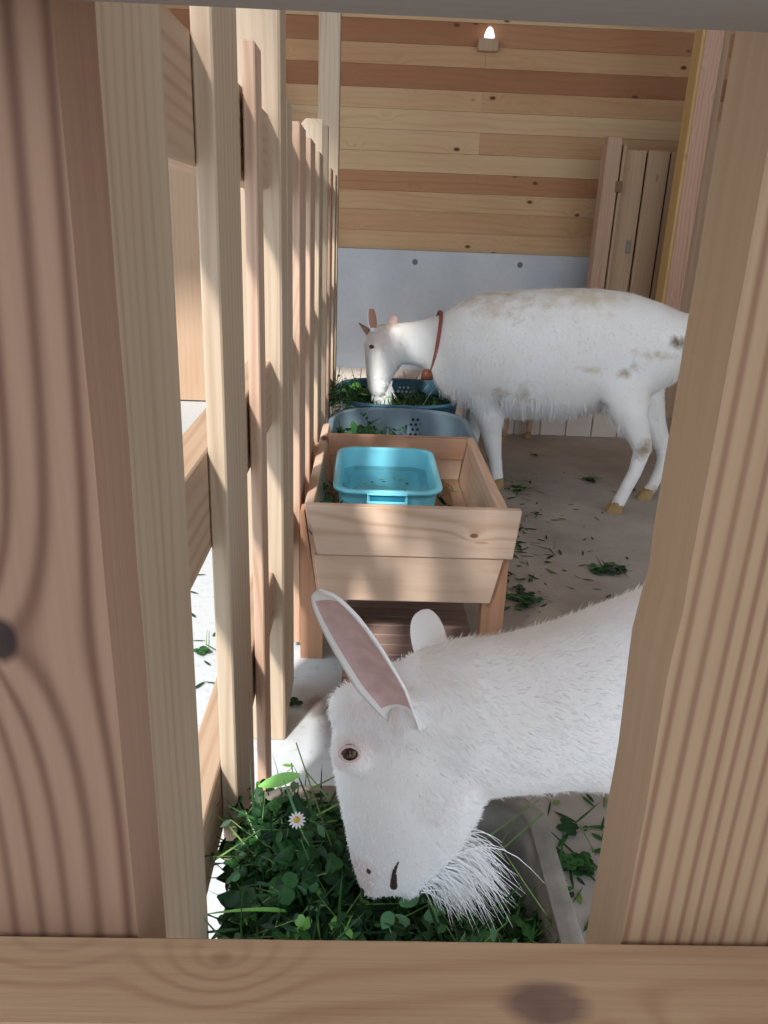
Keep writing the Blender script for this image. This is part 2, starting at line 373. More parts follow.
# ------------------------------------------------------------------ slatted fence on the left
XF = -.15
fence = empty('slatted_fence', (-.17, .5, 0), 'tall pale slatted wooden fence running back along the left side', 'fence')
for (y0, y1, t_, z1, mt) in [(.44, .64, .026, 1.35, 'slat'), (.835, .985, .020, 1.33, 'slat'), (1.125, 1.19, .0165, 1.258, 'slat_dark'), (1.535, 1.635, .024, 1.247, 'slat'),
                             (1.81, 1.97, .023, 1.24, 'slat_dark'), (2.13, 2.30, .023, 1.24, 'slat_dark'), (2.50, 2.68, .024, 1.237, 'slat'),
                             (3.22, 3.38, .024, 1.236, 'slat_dark'), (3.62, 3.78, .024, 1.236, 'slat')]:
    boxo('slat', (XF - t_, y0, .02), (XF, y1, z1), M[mt], fence, .002)
boxo('post', (-.245, 1.425, 0), (-.150, 1.525, 2.95), M['slat'], fence, .004)
boxo('post', (-.245, 2.93, 0), (-.150, 3.03, 1.37), M['slat'], fence, .02)
boxo('post', (-.245, 3.92, 0), (-.150, 4.02, 2.95), M['slat'], fence, .004)
boxo('rail', (-.213, .3, 1.095), (-.1708, 3.92, 1.21), M['rail'], fence, .002)
boxo('rail', (-.213, .3, .692), (-.1708, 3.92, .81), M['rail'], fence, .002)
boxo('rail', (-.213, .3, .29), (-.1708, 3.92, .395), M['rail'], fence, .002)

# ------------------------------------------------------------------ the near hatch: two boards, sill rail and head beam
hatch = empty('feeding_hatch', (0, .25, 0), 'wide brown boards, sill and head rail framing the near opening', 'hatch')
def bark_board(name, xin, xout, notch):
    """upright board whose inner edge is slightly wavy"""
    bm = bmesh.new(); n = 60; y0, y1 = .25, .288; s = 1 if xin > 0 else -1; z0, z1 = .50, 1.35
    L = []
    for i in range(n + 1):
        z = z0 + (z1 - z0) * i / n
        dx = notch(z) * s
        L.append([bm.verts.new(p) for p in ((xin + dx * .5, y0, z), (xout, y0, z), (xout, y1, z), (xin + dx, y1, z))])
    for a, b in zip(L, L[1:]):
        for k in range(4): bm.faces.new((a[k], a[(k + 1) % 4], b[(k + 1) % 4], b[k]))
    bm.faces.new(L[0][::-1]); bm.faces.new(L[-1])
    return mesh_obj(name, bm, M['board' if xin > 0 else 'board_knot'], hatch, ((xin + xout) / 2, .27, .5))
def nr(z):
    d = .0004 * noise.noise(Vector((0, 3, z * 40)))
    cut = max(0, min(1, (.915 - z) / .008)) * max(0, min(1, (z - .845) / .05))      # a strip of bark is missing along this edge
    return d - .0020 * cut + .0005 * noise.noise(Vector((1, 7, z * 220))) * cut + .0008 * math.exp(-((z - .922) / .006) ** 2)
bark_board('board', .115, .28, nr)
bark_board('board', -.0880, -.26, lambda z: .0004 * noise.noise(Vector((5, 0, z * 20))))
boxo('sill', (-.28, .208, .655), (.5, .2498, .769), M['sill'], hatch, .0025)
boxo('head_rail', (-.28, .205, 1.103), (.5, .2498, 1.19), M['beam'], hatch, .002)
# dark loose knot hollow in the left board
# ------------------------------------------------------------------ trough
tr = empty('feeding_trough', (.12, 1.74, 0), 'pale wooden feeding trough on legs with flared sides, holding a turquoise basin', 'trough')
def hexo(name, A, B, mat):
    bm = bmesh.new(); prism(bm, [Vector(p) for p in A], [Vector(p) for p in B])
    bmesh.ops.bevel(bm, geom=list(bm.edges), offset=.002, segments=1, affect='EDGES')
    return mesh_obj(name, bm, mat, tr, Vector(A[0]))
ya, yb = 1.74, 1.765
M['trough_front'] = wood('trough_front_board', srgb(238, 210, 184), srgb(200, 158, 124), 'X', 30, 0, .6, lines=3.2, wk=1.6, patches=[(at(474, 536, ya) - Vector((-.133, 1.74, .424)), (.012, .03, .007), srgb(110, 66, 44), .85, 9.), (at(482, 543, ya) - Vector((-.133, 1.74, .424)), (.022, .03, .004), srgb(190, 130, 96), .6, 0)])
hexo('front_board', [(-.133, ya, .424), (.378, ya, .424), (.366, ya, .300), (-.103, ya, .300)], [(-.133, yb, .424), (.378, yb, .424), (.366, yb, .300), (-.103, yb, .300)], M['trough_front'])
hexo('front_board', [(-.112, ya + .006, .297), (.346, ya + .006, .297), (.322, ya + .006, .178), (-.095, ya + .006, .178)], [(-.112, yb, .297), (.346, yb, .297), (.322, yb, .178), (-.095, yb, .178)], M['trough_x'])
def side(x0, x1, sgn, yend, t_=.025):
    # x0 top outer, x1 bottom outer
    A = [(x0, yb, .42), (x0 - sgn * t_, yb, .42), (x1 - sgn * t_, yb, .185), (x1, yb, .185)]
    B = [(p[0], yend, p[2]) for p in A]
    hexo('side_board', A, B, M['trough_y'])
side(.350, .318, 1, 2.435); side(-.136, -.105, -1, 2.56, .022)
bm = bmesh.new(); prism(bm, [(-.112, 2.39, .425), (.324, 2.39, .425), (.314, 2.39, .358), (-.105, 2.39, .358)], [(-.112, 2.415, .425), (.324, 2.415, .425), (.314, 2.415, .358), (-.105, 2.415, .358)])
mesh_obj('end_board', bm, M['leg_x'], tr, (.1, 2.4, .36))
bm = bmesh.new(); prism(bm, [(-.103, 2.395, .357), (.312, 2.395, .357), (.292, 2.395, .19), (-.085, 2.395, .19)], [(-.103, 2.415, .357), (.312, 2.415, .357), (.292, 2.415, .19), (-.085, 2.415, .19)])
mesh_obj('end_board', bm, M['trough_x'], tr, (.1, 2.4, .19))
boxo('bottom_board', (-.094, yb, .275), (.302, 2.394, .292), M['trough_bottom'], tr)
for (xa, xb_) in ((-.146, -.1365), ): pass
for (xa, xb_) in ((-.146, -.09), (.307, .363)):
    for yy in (1.767, 2.34):
        bm = bmesh.new()
        if xa < 0: prism(bm, [(xa, yy, 0), (xb_, yy, 0), (xb_, yy, .184), (xa, yy, .184)], [(xa, yy + .05, 0), (xb_, yy + .05, 0), (xb_, yy + .05, .184), (xa, yy + .05, .184)]); 
        else: prism(bm, [(xa, yy, 0), (xb_, yy, 0), (xb_, yy, .184), (xa, yy, .184)], [(xa, yy + .05, 0), (xb_, yy + .05, 0), (xb_, yy + .05, .184), (xa, yy + .05, .184)])
        if xa < 0: prism(bm, [(xa, yy, .184), (-.106, yy, .184), (-.137, yy, .40), (xa, yy, .40)], [(xa, yy + .05, .184), (-.106, yy + .05, .184), (-.137, yy + .05, .40), (xa, yy + .05, .40)])
        else: prism(bm, [(.3195, yy, .184), (xb_, yy, .184), (xb_, yy, .30), (.335, yy, .30)], [(.3195, yy + .05, .184), (xb_, yy + .05, .184), (xb_, yy + .05, .30), (.335, yy + .05, .30)])
        mesh_obj('leg', bm, M['leg'], tr, (xa, yy, 0))
boxo('cross_bar', (-.09, 1.80, .160), (.307, 1.84, .186), M['leg'], tr)

# slatted boards lying on the floor beneath the trough
db = empty('duckboard', (.12, 1.9, 0), 'brown slatted board lying on the floor beneath the wooden trough', 'duckboard')
y = 1.42
while y < 2.33:
    boxo('slat', (-.036, y, .02), (.30, y + .044, .036), M['duck'], db, .002); y += .052
for xx in (-.02, .26): boxo('bearer', (xx, 1.42, 0), (xx + .03, 2.34, .0198), M['duck'], db, .001)

# ------------------------------------------------------------------ rounded-rectangle tubs
def rr(cx, cy, hx, hy, r, z, n=8):
    pts = []
    for (sx, sy, a0) in ((1, 1, 0), (-1, 1, 90), (-1, -1, 180), (1, -1, 270)):
        for k in range(n + 1):
            a = math.radians(a0 + 90 * k / n)
            pts.append(Vector((cx + sx * (hx - r) + r * math.cos(a), cy + sy * (hy - r) + r * math.sin(a), z)))
    return pts
def loft(bm, loops, closed=True):
    R = [[bm.verts.new(p) for p in L] for L in loops]
    n = len(R[0])
    for a, b in zip(R, R[1:]):
        for k in range(n): bm.faces.new((a[k], a[(k + 1) % n], b[(k + 1) % n], b[k]))
    return R
def tub(bm, cx, cy, hx, hy, z0, z1, r, taper=.8, t=.006, flange=.016, lip=.014):
    """open tub with inner and outer skin, rolled flange and a floor"""
    f = lambda s, off, z: rr(cx, cy, hx * s + off, hy * s + off, max(.01, r * s + off * .7), z)
    L = [f(taper, 0, z0 + .006), f(taper, -.006, z0)]
    out = [f(taper, -.012, z0), f(taper, -.001, z0 + .004)]
    for k in range(1, 7): out.append(f(taper + (1 - taper) * k / 6, 0, z0 + (z1 - lip - z0) * k / 6))
    out += [f(1, flange, z1 - lip), f(1, flange + .002, z1 - .003), f(1, flange, z1), f(1, .0, z1 + .001), f(1, -t, z1 - .003)]
    for k in range(6, 0, -1): out.append(f(taper + (1 - taper) * k / 6, -t, z0 + t + (z1 - lip - z0) * k / 6))
    out += [f(taper, -t, z0 + t * 1.6), f(taper, -t - .012, z0 + t)]
    R = loft(bm, out)
    bm.faces.new(R[0][::-1]); bm.faces.new(R[-1])
# turquoise basin in the trough
M['turq'] = plain('turquoise_plastic', srgb(136, 228, 250), .35, .4)
basin = empty('basin', (.062, 2.05, .293), 'turquoise plastic basin of water with a front handle slot, in the trough', 'basin')
bm = bmesh.new(); tub(bm, .064, 2.045, .127, .195, .2935, .43, .05, .88, .004, .010, .010)
mesh_obj('bowl', bm, M['turq'], basin, (.062, 2.05, .293), True)
# handle: projecting frame with a slot
bm = bmesh.new(); hx0, hx1, hy0, hy1 = .012, .112, 1.816, 1.840
box(bm, (hx0, hy0, .404), (hx1, hy0 + .005, .411), .002); box(bm, (hx0, hy0, .426), (hx1, hy0 + .005, .432), .002); box(bm, (hx0, hy0 + .006, .400), (hx0 + .007, hy1 + .01, .428), .002)
box(bm, (hx1 - .007, hy0 + .006, .400), (hx1, hy1 + .01, .428), .002); box(bm, (hx0 + .007, hy0 + .006, .397), (hx1 - .007, hy1 + .01, .402), .001)
mesh_obj('handle', bm, M['turq'], basin, (.062, 1.89, .38))
bm = bmesh.new(); box(bm, (hx0 + .0075, hy0 + .0068, .4035), (hx1 - .0075, hy0 + .013, .4275), .0)
mesh_obj('handle_slot', bm, plain('dark_turquoise_recess', srgb(34, 130, 158), .5), basin, (.062, 1.89, .38))
wt = NT('water', .02, .5); wt.base(srgb(225, 250, 252)); wt.b.inputs['Transmission Weight'].default_value = .95; wt.b.inputs['IOR'].default_value = 1.33; wt.b.inputs['Alpha'].default_value = .45
bm = bmesh.new()
R = loft(bm, [rr(.064, 2.045, .1065, .166, .04, .300), rr(.064, 2.045, .1165, .181, .045, .378)]); bm.faces.new(R[0][::-1]); bm.faces.new(R[1])
tag(mesh_obj('water', bm, wt.m, None, (.062, 2.1, .22), True), 'clear water filling the turquoise basin', 'water', kind='stuff')

M['grey'] = plain('grey_plastic', srgb(108, 130, 144), .45, .4, 9, srgb(140, 158, 168), amount=.6)
M['blue'] = plain('blue_grey_plastic', srgb(58, 104, 130), .45, .4, 9, srgb(84, 124, 144), amount=.5)
M['tubgrey'] = plain('worn_grey_tub', srgb(140, 136, 130), .65, .3, 25, srgb(176, 170, 162), .2, amount=.7)
def oval_tub(name, cx, cy, hx, hy, z1, mat, holes, label, cat, holemat):
    t = empty(name, (cx, cy, 0), label, cat)
    bm = bmesh.new(); tub(bm, cx, cy, hx, hy, .001, z1, min(hx, hy) * .72, .84, .006, .014, .012)
    mesh_obj('body', bm, mat, t, (cx, cy, 0), True)
    # drain holes seen on the inner back wall
    for (u, v) in holes:
        bm = bmesh.new()
        for j in range(4):
            for i in range(4):
                if (i + j) % 4 == 3 and j == 0: continue
                z = v - j * .020; s = .84 + .16 * (z - .001) / (z1 - .012)
                y = cy + hy * s - .0075
                q = bmesh.ops.create_cone(bm, cap_ends=True, segments=10, radius1=.006, radius2=.006, depth=.004, matrix=Matrix.Translation((u + i * .02 - (j % 2) * .008, y, z)) @ Matrix.Rotation(math.pi / 2, 4, 'X'))
        mesh_obj('drain_holes', bm, holemat, t, (cx, cy + hy, z1 * .8))
    return t
darkh = plain('hole_shade', srgb(40, 48, 54), .9); litm = plain('hole_backlit', srgb(225, 232, 236), .8)  # bright discs paint light coming through the holes, dark ones the shade inside
oval_tub('grey_tub', .134, 2.86, .255, .33, .335, M['grey'], [(-.02, .30), (.20, .295)], 'grey oval tub with drain holes, just behind the wooden trough', 'tub', darkh)
oval_tub('blue_tub', .148, 3.56, .262, .30, .335, M['blue'], [(.17, .295)], 'blue-grey tub of greens the collared goat is eating from', 'tub', litm)

# ------------------------------------------------------------------ greens
G = [plain('leaf_dark', srgb(34, 70, 40), .5, .3, 30, srgb(24, 52, 30)), plain('leaf_mid', srgb(52, 100, 50), .45, .3, 30, srgb(36, 76, 40)),
     plain('leaf_light', srgb(120, 176, 84), .4, .4), plain('stem_green', srgb(110, 140, 76), .5, .4), plain('leaf_pale', srgb(104, 156, 112), .35, .5)]
def leafpoly(bm, base, d, nrm, L, W, mi, curl=.25, n=5, shape='leaf'):
    d = d.normalized(); s = d.cross(nrm)
    if s.length < 1e-4: s = Vector((1, 0, 0))
    s.normalize(); n_ = s.cross(d)
    prev = None
    for i in range(n + 1):
        t = i / n
        if shape == 'blade': w_ = W * (1 - t) ** .6 * min(1, .5 + t * 3)
        elif shape == 'round': w_ = W * math.sqrt(max(0, 1 - (2 * t - 1) ** 2)) * (1.05 - .1 * t) + 1e-4
        else: w_ = W * math.sin(math.pi * min(1, t * .92 + .06)) ** .8
        c = base + d * L * t - n_ * curl * L * t * t
        row = [bm.verts.new(c - s * w_), bm.verts.new(c - n_ * w_ * .25), bm.verts.new(c + s * w_)]
        if prev:
            for k in range(2):
                f = bm.faces.new((prev[k], prev[k + 1], row[k + 1], row[k])); f.material_index = mi; f.smooth = True
        prev = row
def rdir(up=.3):
    v = Vector((random.gauss(0, 1), random.gauss(0, 1), random.gauss(0, 1) * .6 + up)); return v.normalized()
def stem(bm, p, d, L, r=.0012, mi=3, bend=.3, n=5):
    side_ = rdir(0); prev = None; out = []
    for i in range(n + 1):
        t = i / n; c = p + d * L * t + side_ * bend * L * t * t * .5 + Vector((0, 0, -bend * .3 * L * t * t)); out.append(c)
        a = d.orthogonal().normalized(); b = d.cross(a).normalized(); rr_ = r * (1 - .5 * t)
        row = [bm.verts.new(c + (a * math.cos(q) + b * math.sin(q)) * rr_) for q in (0, 2.09, 4.19)]
        if prev:
            for k in range(3):
                f = bm.faces.new((prev[k], prev[(k + 1) % 3], row[(k + 1) % 3], row[k])); f.material_index = mi
        prev = row
    return out
def clover(bm, p, d, L, s=.012, mi=1):
    pts = stem(bm, p, d, L); top = pts[-1]; nrm = (d + Vector((0, 0, .6)) + rdir(0) * .4).normalized()
    a = nrm.orthogonal().normalized(); q = random.random() * 6
    for k in range(3):
        dd = Matrix.Rotation(q + k * 2.09, 3, nrm) @ a
        leafpoly(bm, top, dd, nrm, s * 1.5, s * .75, mi, .15, 5, 'round')
def heap(bm, fn, N, mix, scale=1.0, zspread=.02):
    """fn() -> surface point; mix = weights of clover, blade, leaf, sprig"""
    for _ in range(N):
        p = fn(); k = random.random(); d = rdir(.25)
        mi = random.choices([0, 1, 2, 4], mix[4:] if len(mix) > 4 else [5, 4, .6, .5])[0]
        if k < mix[0]: clover(bm, p, rdir(.7), random.uniform(.01, .04) * scale, random.uniform(.007, .013) * scale, mi)
        elif k < mix[1]: leafpoly(bm, p, d, rdir(1), random.uniform(.04, .11) * scale, random.uniform(.0015, .003) * scale, mi, random.uniform(-.2, .5), 6, 'blade')
        elif k < mix[2]: leafpoly(bm, p, d, rdir(1), random.uniform(.02, .055) * scale, random.uniform(.006, .014) * scale, mi, random.uniform(0, .5), 6)
        else:
            pts = stem(bm, p, d, random.uniform(.04, .10) * scale, .0012, 3)
            for i, q in enumerate(pts[1:]):
                leafpoly(bm, q, rdir(.1), rdir(1), random.uniform(.008, .02) * scale, random.uniform(.002, .005) * scale, mi, .2, 3)

# near tub and its heap
TX0, TX1, TY0, TY1, TZ = -.132, .250, .42, .905, .30
nt = empty('feed_tub', ((TX0 + TX1) / 2, (TY0 + TY1) / 2, 0), 'worn grey tub heaped with cut greens under the near goat', 'tub')
bm = bmesh.new(); tub(bm, (TX0 + TX1) / 2, (TY0 + TY1) / 2, (TX1 - TX0) / 2, (TY1 - TY0) / 2, .001, TZ, .06, .9, .012, .012, .014)
mesh_obj('body', bm, M['tubgrey'], nt, ((TX0 + TX1) / 2, (TY0 + TY1) / 2, 0), True)
def hz(x, y):
    u = (x - .06) / .19; v = (y - .66) / .24
    z = .285 - .05 * max(0, u * u) - .05 * v * v
    z += .095 * math.exp(-((x + .075) / .075) ** 2 - ((y - .80) / .10) ** 2)      # piled high in the back left corner
    z += .05 * math.exp(-((x + .10) / .07) ** 2 - ((y - .66) / .12) ** 2)
    z -= .07 * math.exp(-((x - .19) / .09) ** 2 - ((y - .84) / .12) ** 2) + .045 * math.exp(-((x - .06) / .06) ** 2 - ((y - .78) / .10) ** 2)
    return z + .012 * noise.noise(Vector((x * 25, y * 25, 1)))
bm = bmesh.new(); NX, NY = 40, 50; grid = []
for i in range(NX + 1):
    col = []
    for j in range(NY + 1):
        x = -.108 + .325 * i / NX; y = .455 + .42 * j / NY
        edge = min(i, NX - i, j, NY - j) / 4
        col.append(bm.verts.new((x, y, hz(x, y) - .02 - max(0, 1 - edge) * .04)))
    grid.append(col)
for i in range(NX):
    for j in range(NY): bm.faces.new((grid[i][j], grid[i + 1][j], grid[i + 1][j + 1], grid[i][j + 1])).material_index = 0
def sf():
    x = random.uniform(-.122, .215); y = random.uniform(.45, .875)
    return Vector((x, y, hz(x, y) - random.uniform(0, .02)))
heap(bm, sf, 2500, [.26, .60, .82], 1.0)
def sf2():   # spilling over the left rim
    return Vector((random.uniform(-.135, -.10), random.uniform(.50, .85), random.uniform(.29, .34)))
heap(bm, sf2, 160, [.45, .7, .85], .9)
def sf3():
    x = random.uniform(.10, .236); y = random.uniform(.45, .76)
    return Vector((x, y, hz(x, y) + random.uniform(-.01, .02)))
heap(bm, sf3, 420, [.16, .62, .80], 1.0)
for (u, v) in ((392, 912), (410, 922), (400, 905), (424, 918), (384, 924), (446, 926)):
    a = at(u, v, .70); leafpoly(bm, a, rdir(.2), Vector((random.gauss(0, .3), -.5, 1)), random.uniform(.022, .034), random.uniform(.007, .010), 4, .2)
# stems that stand out of the heap
for (u0, v0, u1, v1, Y) in [(352, 905, 294, 742, .76), (330, 800, 305, 770, .8), (300, 830, 290, 760, .82), (310, 790, 345, 770, .84), (268, 830, 300, 800, .8), (560, 935, 500, 850, .7), (470, 850, 540, 800, .84), (480, 870, 545, 810, .8), (490, 860, 535, 790, .86), (215, 860, 262, 830, .72)]:
    a, b = at(u0, v0, Y), at(u1, v1, Y + .02); stem(bm, a, (b - a).normalized(), (b - a).length, .0016, 3, .08, 8)
a = at(300, 775, .8); leafpoly(bm, a, at(262, 783, .80) - a, Vector((0, -.4, 1)), .055, .009, 2, .1)      # bright leaf at the back left
tag(mesh_obj('cut_greens', bm, G), 'dark heap of clover, grass and stems in the near grey tub', 'greens', kind='stuff')
# daisy
p = at(297, 820, .70); p.z = hz(p.x, .70) + .03; p = at(297, 820, .705)
dz = empty('daisy', p, 'small white daisy with yellow centre lying in the near greens', 'flower')
nrm = (Vector((0, 0, CZ)) - p).normalized() * .7 + Vector((0, 0, .5)); nrm.normalize(); a = nrm.orthogonal().normalized()
bm = bmesh.new()
for k in range(13):
    dd = Matrix.Rotation(k * 2 * math.pi / 13, 3, nrm) @ a; leafpoly(bm, p + dd * .003, dd, nrm, .007, .0014, 0, .1, 4)
mesh_obj('petals', bm, plain('daisy_white', srgb(225, 222, 225), .6), dz, p)
bm = bmesh.new(); ball(bm, p + nrm * .001, .0034, 12); mesh_obj('centre', bm, plain('daisy_yellow', srgb(200, 160, 50), .7), dz, p, True)
bm = bmesh.new(); stem(bm, p, Vector((.2, .2, -1)).normalized(), .04); bmv = mesh_obj('stem', bm, G[3], dz, p); 
for poly in bmv.data.polygons: poly.material_index = 0

# greens in the two far tubs and at the trough
bm = bmesh.new()
def sg(): 
    x = random.uniform(-.10, .10); return Vector((x, random.uniform(2.75, 3.12), .23 + .03 * random.random() - .2 * max(0, x)))
heap(bm, sg, 260, [.2, .4, .9, 1], 1.5)
tag(mesh_obj('cut_greens', bm, G), 'leaves lying in the left of the grey oval tub', 'greens', kind='stuff')
bm = bmesh.new()
def sg(): 
    x = random.uniform(-.09, .38); return Vector((x, random.uniform(3.34, 3.8), .27 + .035 * random.random() - .03 * (x > .1)))
heap(bm, sg, 700, [.2, .5, .7], 1.3, )
def sg(): return Vector((random.uniform(-.14, -.06), random.uniform(3.25, 3.4), random.uniform(.32, .38)))
heap(bm, sg, 120, [.1, .6, .7], 1.2)
tag(mesh_obj('cut_greens', bm, G), 'greens heaped in the blue-grey tub under the far goat', 'greens', kind='stuff')
bm = bmesh.new()
def sg(): return Vector((random.uniform(.0, .14), random.uniform(1.93, 2.12), .3805))
for _ in range(26):
    p = sg(); leafpoly(bm, p, Vector((random.gauss(0, 1), random.gauss(0, 1), 0)), Vector((0, 0, 1)), random.uniform(.01, .022), random.uniform(.002, .006), random.choice([1, 2, 2]), .0, 4)
tag(mesh_obj('floating_leaves', bm, G), 'bits of leaf floating in the turquoise basin', 'greens', kind='stuff')
bm = bmesh.new()
def sg(): return Vector((random.uniform(-.10, -.075), random.uniform(1.8, 2.1), random.uniform(.30, .37)))
heap(bm, sg, 26, [.3, .8, 1], 1.1)
def sg(): return Vector((random.uniform(.20, .28), random.uniform(1.8, 2.3), .297))
heap(bm, sg, 30, [.3, .8, 1], .8)
tag(mesh_obj('cut_greens', bm, G), 'sparse stems and leaves on the bottom of the wooden trough', 'greens', kind='stuff')

# clippings on the floor: clumps that read one by one, and the fine litter
def clump(u, v, size, n, label, group=None, z=0.0):
    p = ground(u, v, z); bm = bmesh.new()
    for _ in range(n):
        q = p + Vector((random.gauss(0, size * .5), random.gauss(0, size * .4), .006 + random.random() * .008))
        k = random.random(); d = Vector((random.gauss(0, 1), random.gauss(0, 1), .05)); mi = random.choice([0, 0, 1])
        if k < .5:
            a0 = random.random() * 6
            for j in range(3):
                leafpoly(bm, q, Vector((math.cos(a0 + j * 2.1), math.sin(a0 + j * 2.1), .1)), Vector((0, 0, 1)), .022, .010, mi, .05, 4, 'round')
        elif k < .8: leafpoly(bm, q, d, Vector((0, 0, 1)), random.uniform(.05, .10), .003, mi, .0, 4, 'blade')
        else: stem(bm, q, d.normalized(), .08, .0015, 3, .1)
    return tag(mesh_obj('green_sprig', bm, G, None, p), label, 'leaves', group)
for a_ in [(590, 481, .035, 14, 'small leafy sprig on the floor left of the collared goat hind hooves'),
           (520, 490, .05, 12, 'loose leaves on the floor beside the collared goat front hoof'),
           (605, 570, .06, 18, 'forked green sprig alone on the open floor before the near goat'),
           (550, 552, .012, 3, 'single round leaf on the floor right of the trough'),
           (522, 600, .05, 20, 'dark limp bundle of leaves beside the trough right leg'),
           (536, 458, .014, 3, 'tiny leaf on the floor below the collared goat belly'),
           (573, 832, .02, 5, 'small plant lying on the floor right of the near tub'),
           (575, 868, .03, 12, 'pale leaf litter on the floor between near tub and right board'),
           (205, 650, .025, 4, 'pale leaf on the bright floor beyond the fence'),
           (295, 704, .003, 1, 'dark leaf on bright floor beside the third fence slat')]:
    clump(*a_)
bm = bmesh.new()
def lit(u, v, s):
    p = ground(u, v); q = p + Vector((random.gauss(0, s), random.gauss(0, s), .004)); 
    leafpoly(bm, q, Vector((random.gauss(0, 1), random.gauss(0, 1), 0)), Vector((0, 0, 1)), random.uniform(.015, .05), random.uniform(.0015, .006), random.choice([0, 0, 1, 3]), 0, 4)
for _ in range(130): lit(random.uniform(500, 530), random.uniform(470, 610), .03)
for _ in range(60): lit(random.uniform(500, 620), random.uniform(470, 620), .05)
for _ in range(40): lit(random.uniform(555, 600), random.uniform(800, 930), .03)
for _ in range(16): lit(random.uniform(190, 215), random.uniform(500, 700), .05)
tag(mesh_obj('leaf_litter', bm, G), 'fine green litter strewn over the concrete floor', 'litter', kind='stuff')

# ------------------------------------------------------------------ goats
M['hoof'] = plain('horn_hoof', srgb(176, 146, 100), .6, .3, 30, srgb(120, 96, 70))
M['pink'] = plain('ear_pink', srgb(222, 194, 192), .8, .1, 60, srgb(190, 150, 152), .3)
M['eye'] = plain('goat_eye', srgb(60, 36, 24), .12, .6)
M['pupil'] = plain('goat_pupil', srgb(12, 8, 8), .1, .6)
M['lid'] = plain('goat_lid', srgb(220, 196, 198), .7)
M['nose'] = plain('goat_nose', srgb(214, 176, 172), .55)
M['dark'] = plain('mouth_dark', srgb(70, 46, 44), .6)

def sect(u, vt, vb, Y, w_, ext=None):
    a, b = at(u, vt, Y), at(u, vb, Y); c = (a + b) / 2
    return (c, (a - b).length / 2, w_, (0, 1, 0))
def ear_mesh(base, tip, widen, facing, L=None, cup=.5, t=.003, seg=26, mats=(0, 1), twist=0.):
    """cupped leaf-shaped ear: outer and inner skins with a rim"""
    bm = bmesh.new(); base, tip = Vector(base), Vector(tip); d = (tip - base); L = d.length; d.normalize()
    f = Vector(facing); f = (f - d * f.dot(d)).normalized(); s = d.cross(f).normalized()
    skins = []
    for off in (0, t):
        R = []
        for i in range(seg + 1):
            q = i / seg
            wd = widen * min(1, .50 + q * 1.5) * math.sqrt(max(.0, 1 - max(0, (q - .40) / .60) ** 2.6)) + widen * .03
            cpb = cup * (1 - .55 * q)
            row = []
            for k in range(17):
                h = (k / 16 - .5) * 2
                ang = h * (1.25 - .6 * q) * (cup / .5)
                x = math.sin(ang) / max(.2, math.sin((1.25 - .6 * q) * (cup / .5))) * wd
                yv = (1 - math.cos(ang)) * wd * .9
                row.append(bm.verts.new(base + d * L * q + s * x + f * (yv + off * (-1 if off else 0)) - f * wd * .3 + f * .0))
            R.append(row)
        skins.append(R)
    for si, R in enumerate(skins):
        for a, b in zip(R, R[1:]):
            for k in range(16):
                fc = bm.faces.new((a[k], a[k + 1], b[k + 1], b[k])); fc.smooth = True
                fc.material_index = mats[1] if (si == 0 and 2 <= k <= 13 and seg * .12 < R.index(a) < seg - 2) else mats[0]
    for i in range(seg):
        for k in (0, 16): bm.faces.new((skins[0][i][k], skins[0][i + 1][k], skins[1][i + 1][k], skins[1][i][k])).material_index = mats[0]
    for e in (0, seg):
        for k in range(16): bm.faces.new((skins[0][e][k], skins[0][e][k + 1], skins[1][e][k + 1], skins[1][e][k])).material_index = mats[0]
    return bm
def strands(name, src, parent, mat, n, length, width, flow, region=None, lift=.35, seed=1):
    """short tapered hairs rooted on the surface of a mesh object and lying along a flow field"""
    rnd = random.Random(seed); me = src.data; off = src.matrix_basis.translation + (src.parent.location if src.parent else Vector())
    P = [p for p in me.polygons if region is None or region(p.center + off)]
    areas = [p.area for p in P]; bm = bmesh.new()
    for p in rnd.choices(P, areas, k=n):
        vs = [me.vertices[i].co for i in p.vertices]
        a, b = rnd.random(), rnd.random()
        q = vs[0] * (1 - a) * (1 - b) + vs[1] * a * (1 - b) + vs[2] * a * b + (vs[3] if len(vs) > 3 else vs[2]) * (1 - a) * b
        q = q + off; nn = p.normal
        d = flow(q); d = d - nn * d.dot(nn)
        if d.length < 1e-4: d = nn.orthogonal()
        d.normalize(); L = length * rnd.uniform(.6, 1.3)
        jit = Vector((rnd.gauss(0, 1), rnd.gauss(0, 1), rnd.gauss(0, 1))) * .28
        d = (d + jit + nn * lift).normalized(); s = d.cross(nn)
        if s.length < 1e-4: continue
        s = s.normalized() * width * .5
        m_ = q + d * L * .55; e = q + d * L - nn * L * .12
        v = [bm.verts.new(q - s - nn * .001), bm.verts.new(q + s - nn * .001), bm.verts.new(m_ + s * .8), bm.verts.new(m_ - s * .8), bm.verts.new(e)]
        bm.faces.new(v[:4]); bm.faces.new((v[3], v[2], v[4]))
    o = mesh_obj(name, bm, mat, parent, parent.location if parent else None, True); return o

def hoof(bm, p, d=Vector((-1, 0, 0)), s=1.0):
    """cloven hoof: two toes"""
    sd_ = Vector((-d.y, d.x, 0)).normalized()
    for k in (-1, 1):
        c = p + sd_ * .012 * k * s
        A = [c + sd_ * .010 * s * q + d * w_ * s for q, w_ in ((-1, -.02), (1, -.02), (1, .018), (.3 , .032), (-1, .018))]
        B = [c + Vector((0, 0, .038 * s)) + sd_ * .009 * s * q + d * w_ * s for q, w_ in ((-1, -.018), (1, -.018), (1, .006), (.3, .014), (-1, .006))]
        prism(bm, [Vector((q.x, q.y, .001)) for q in A], B)

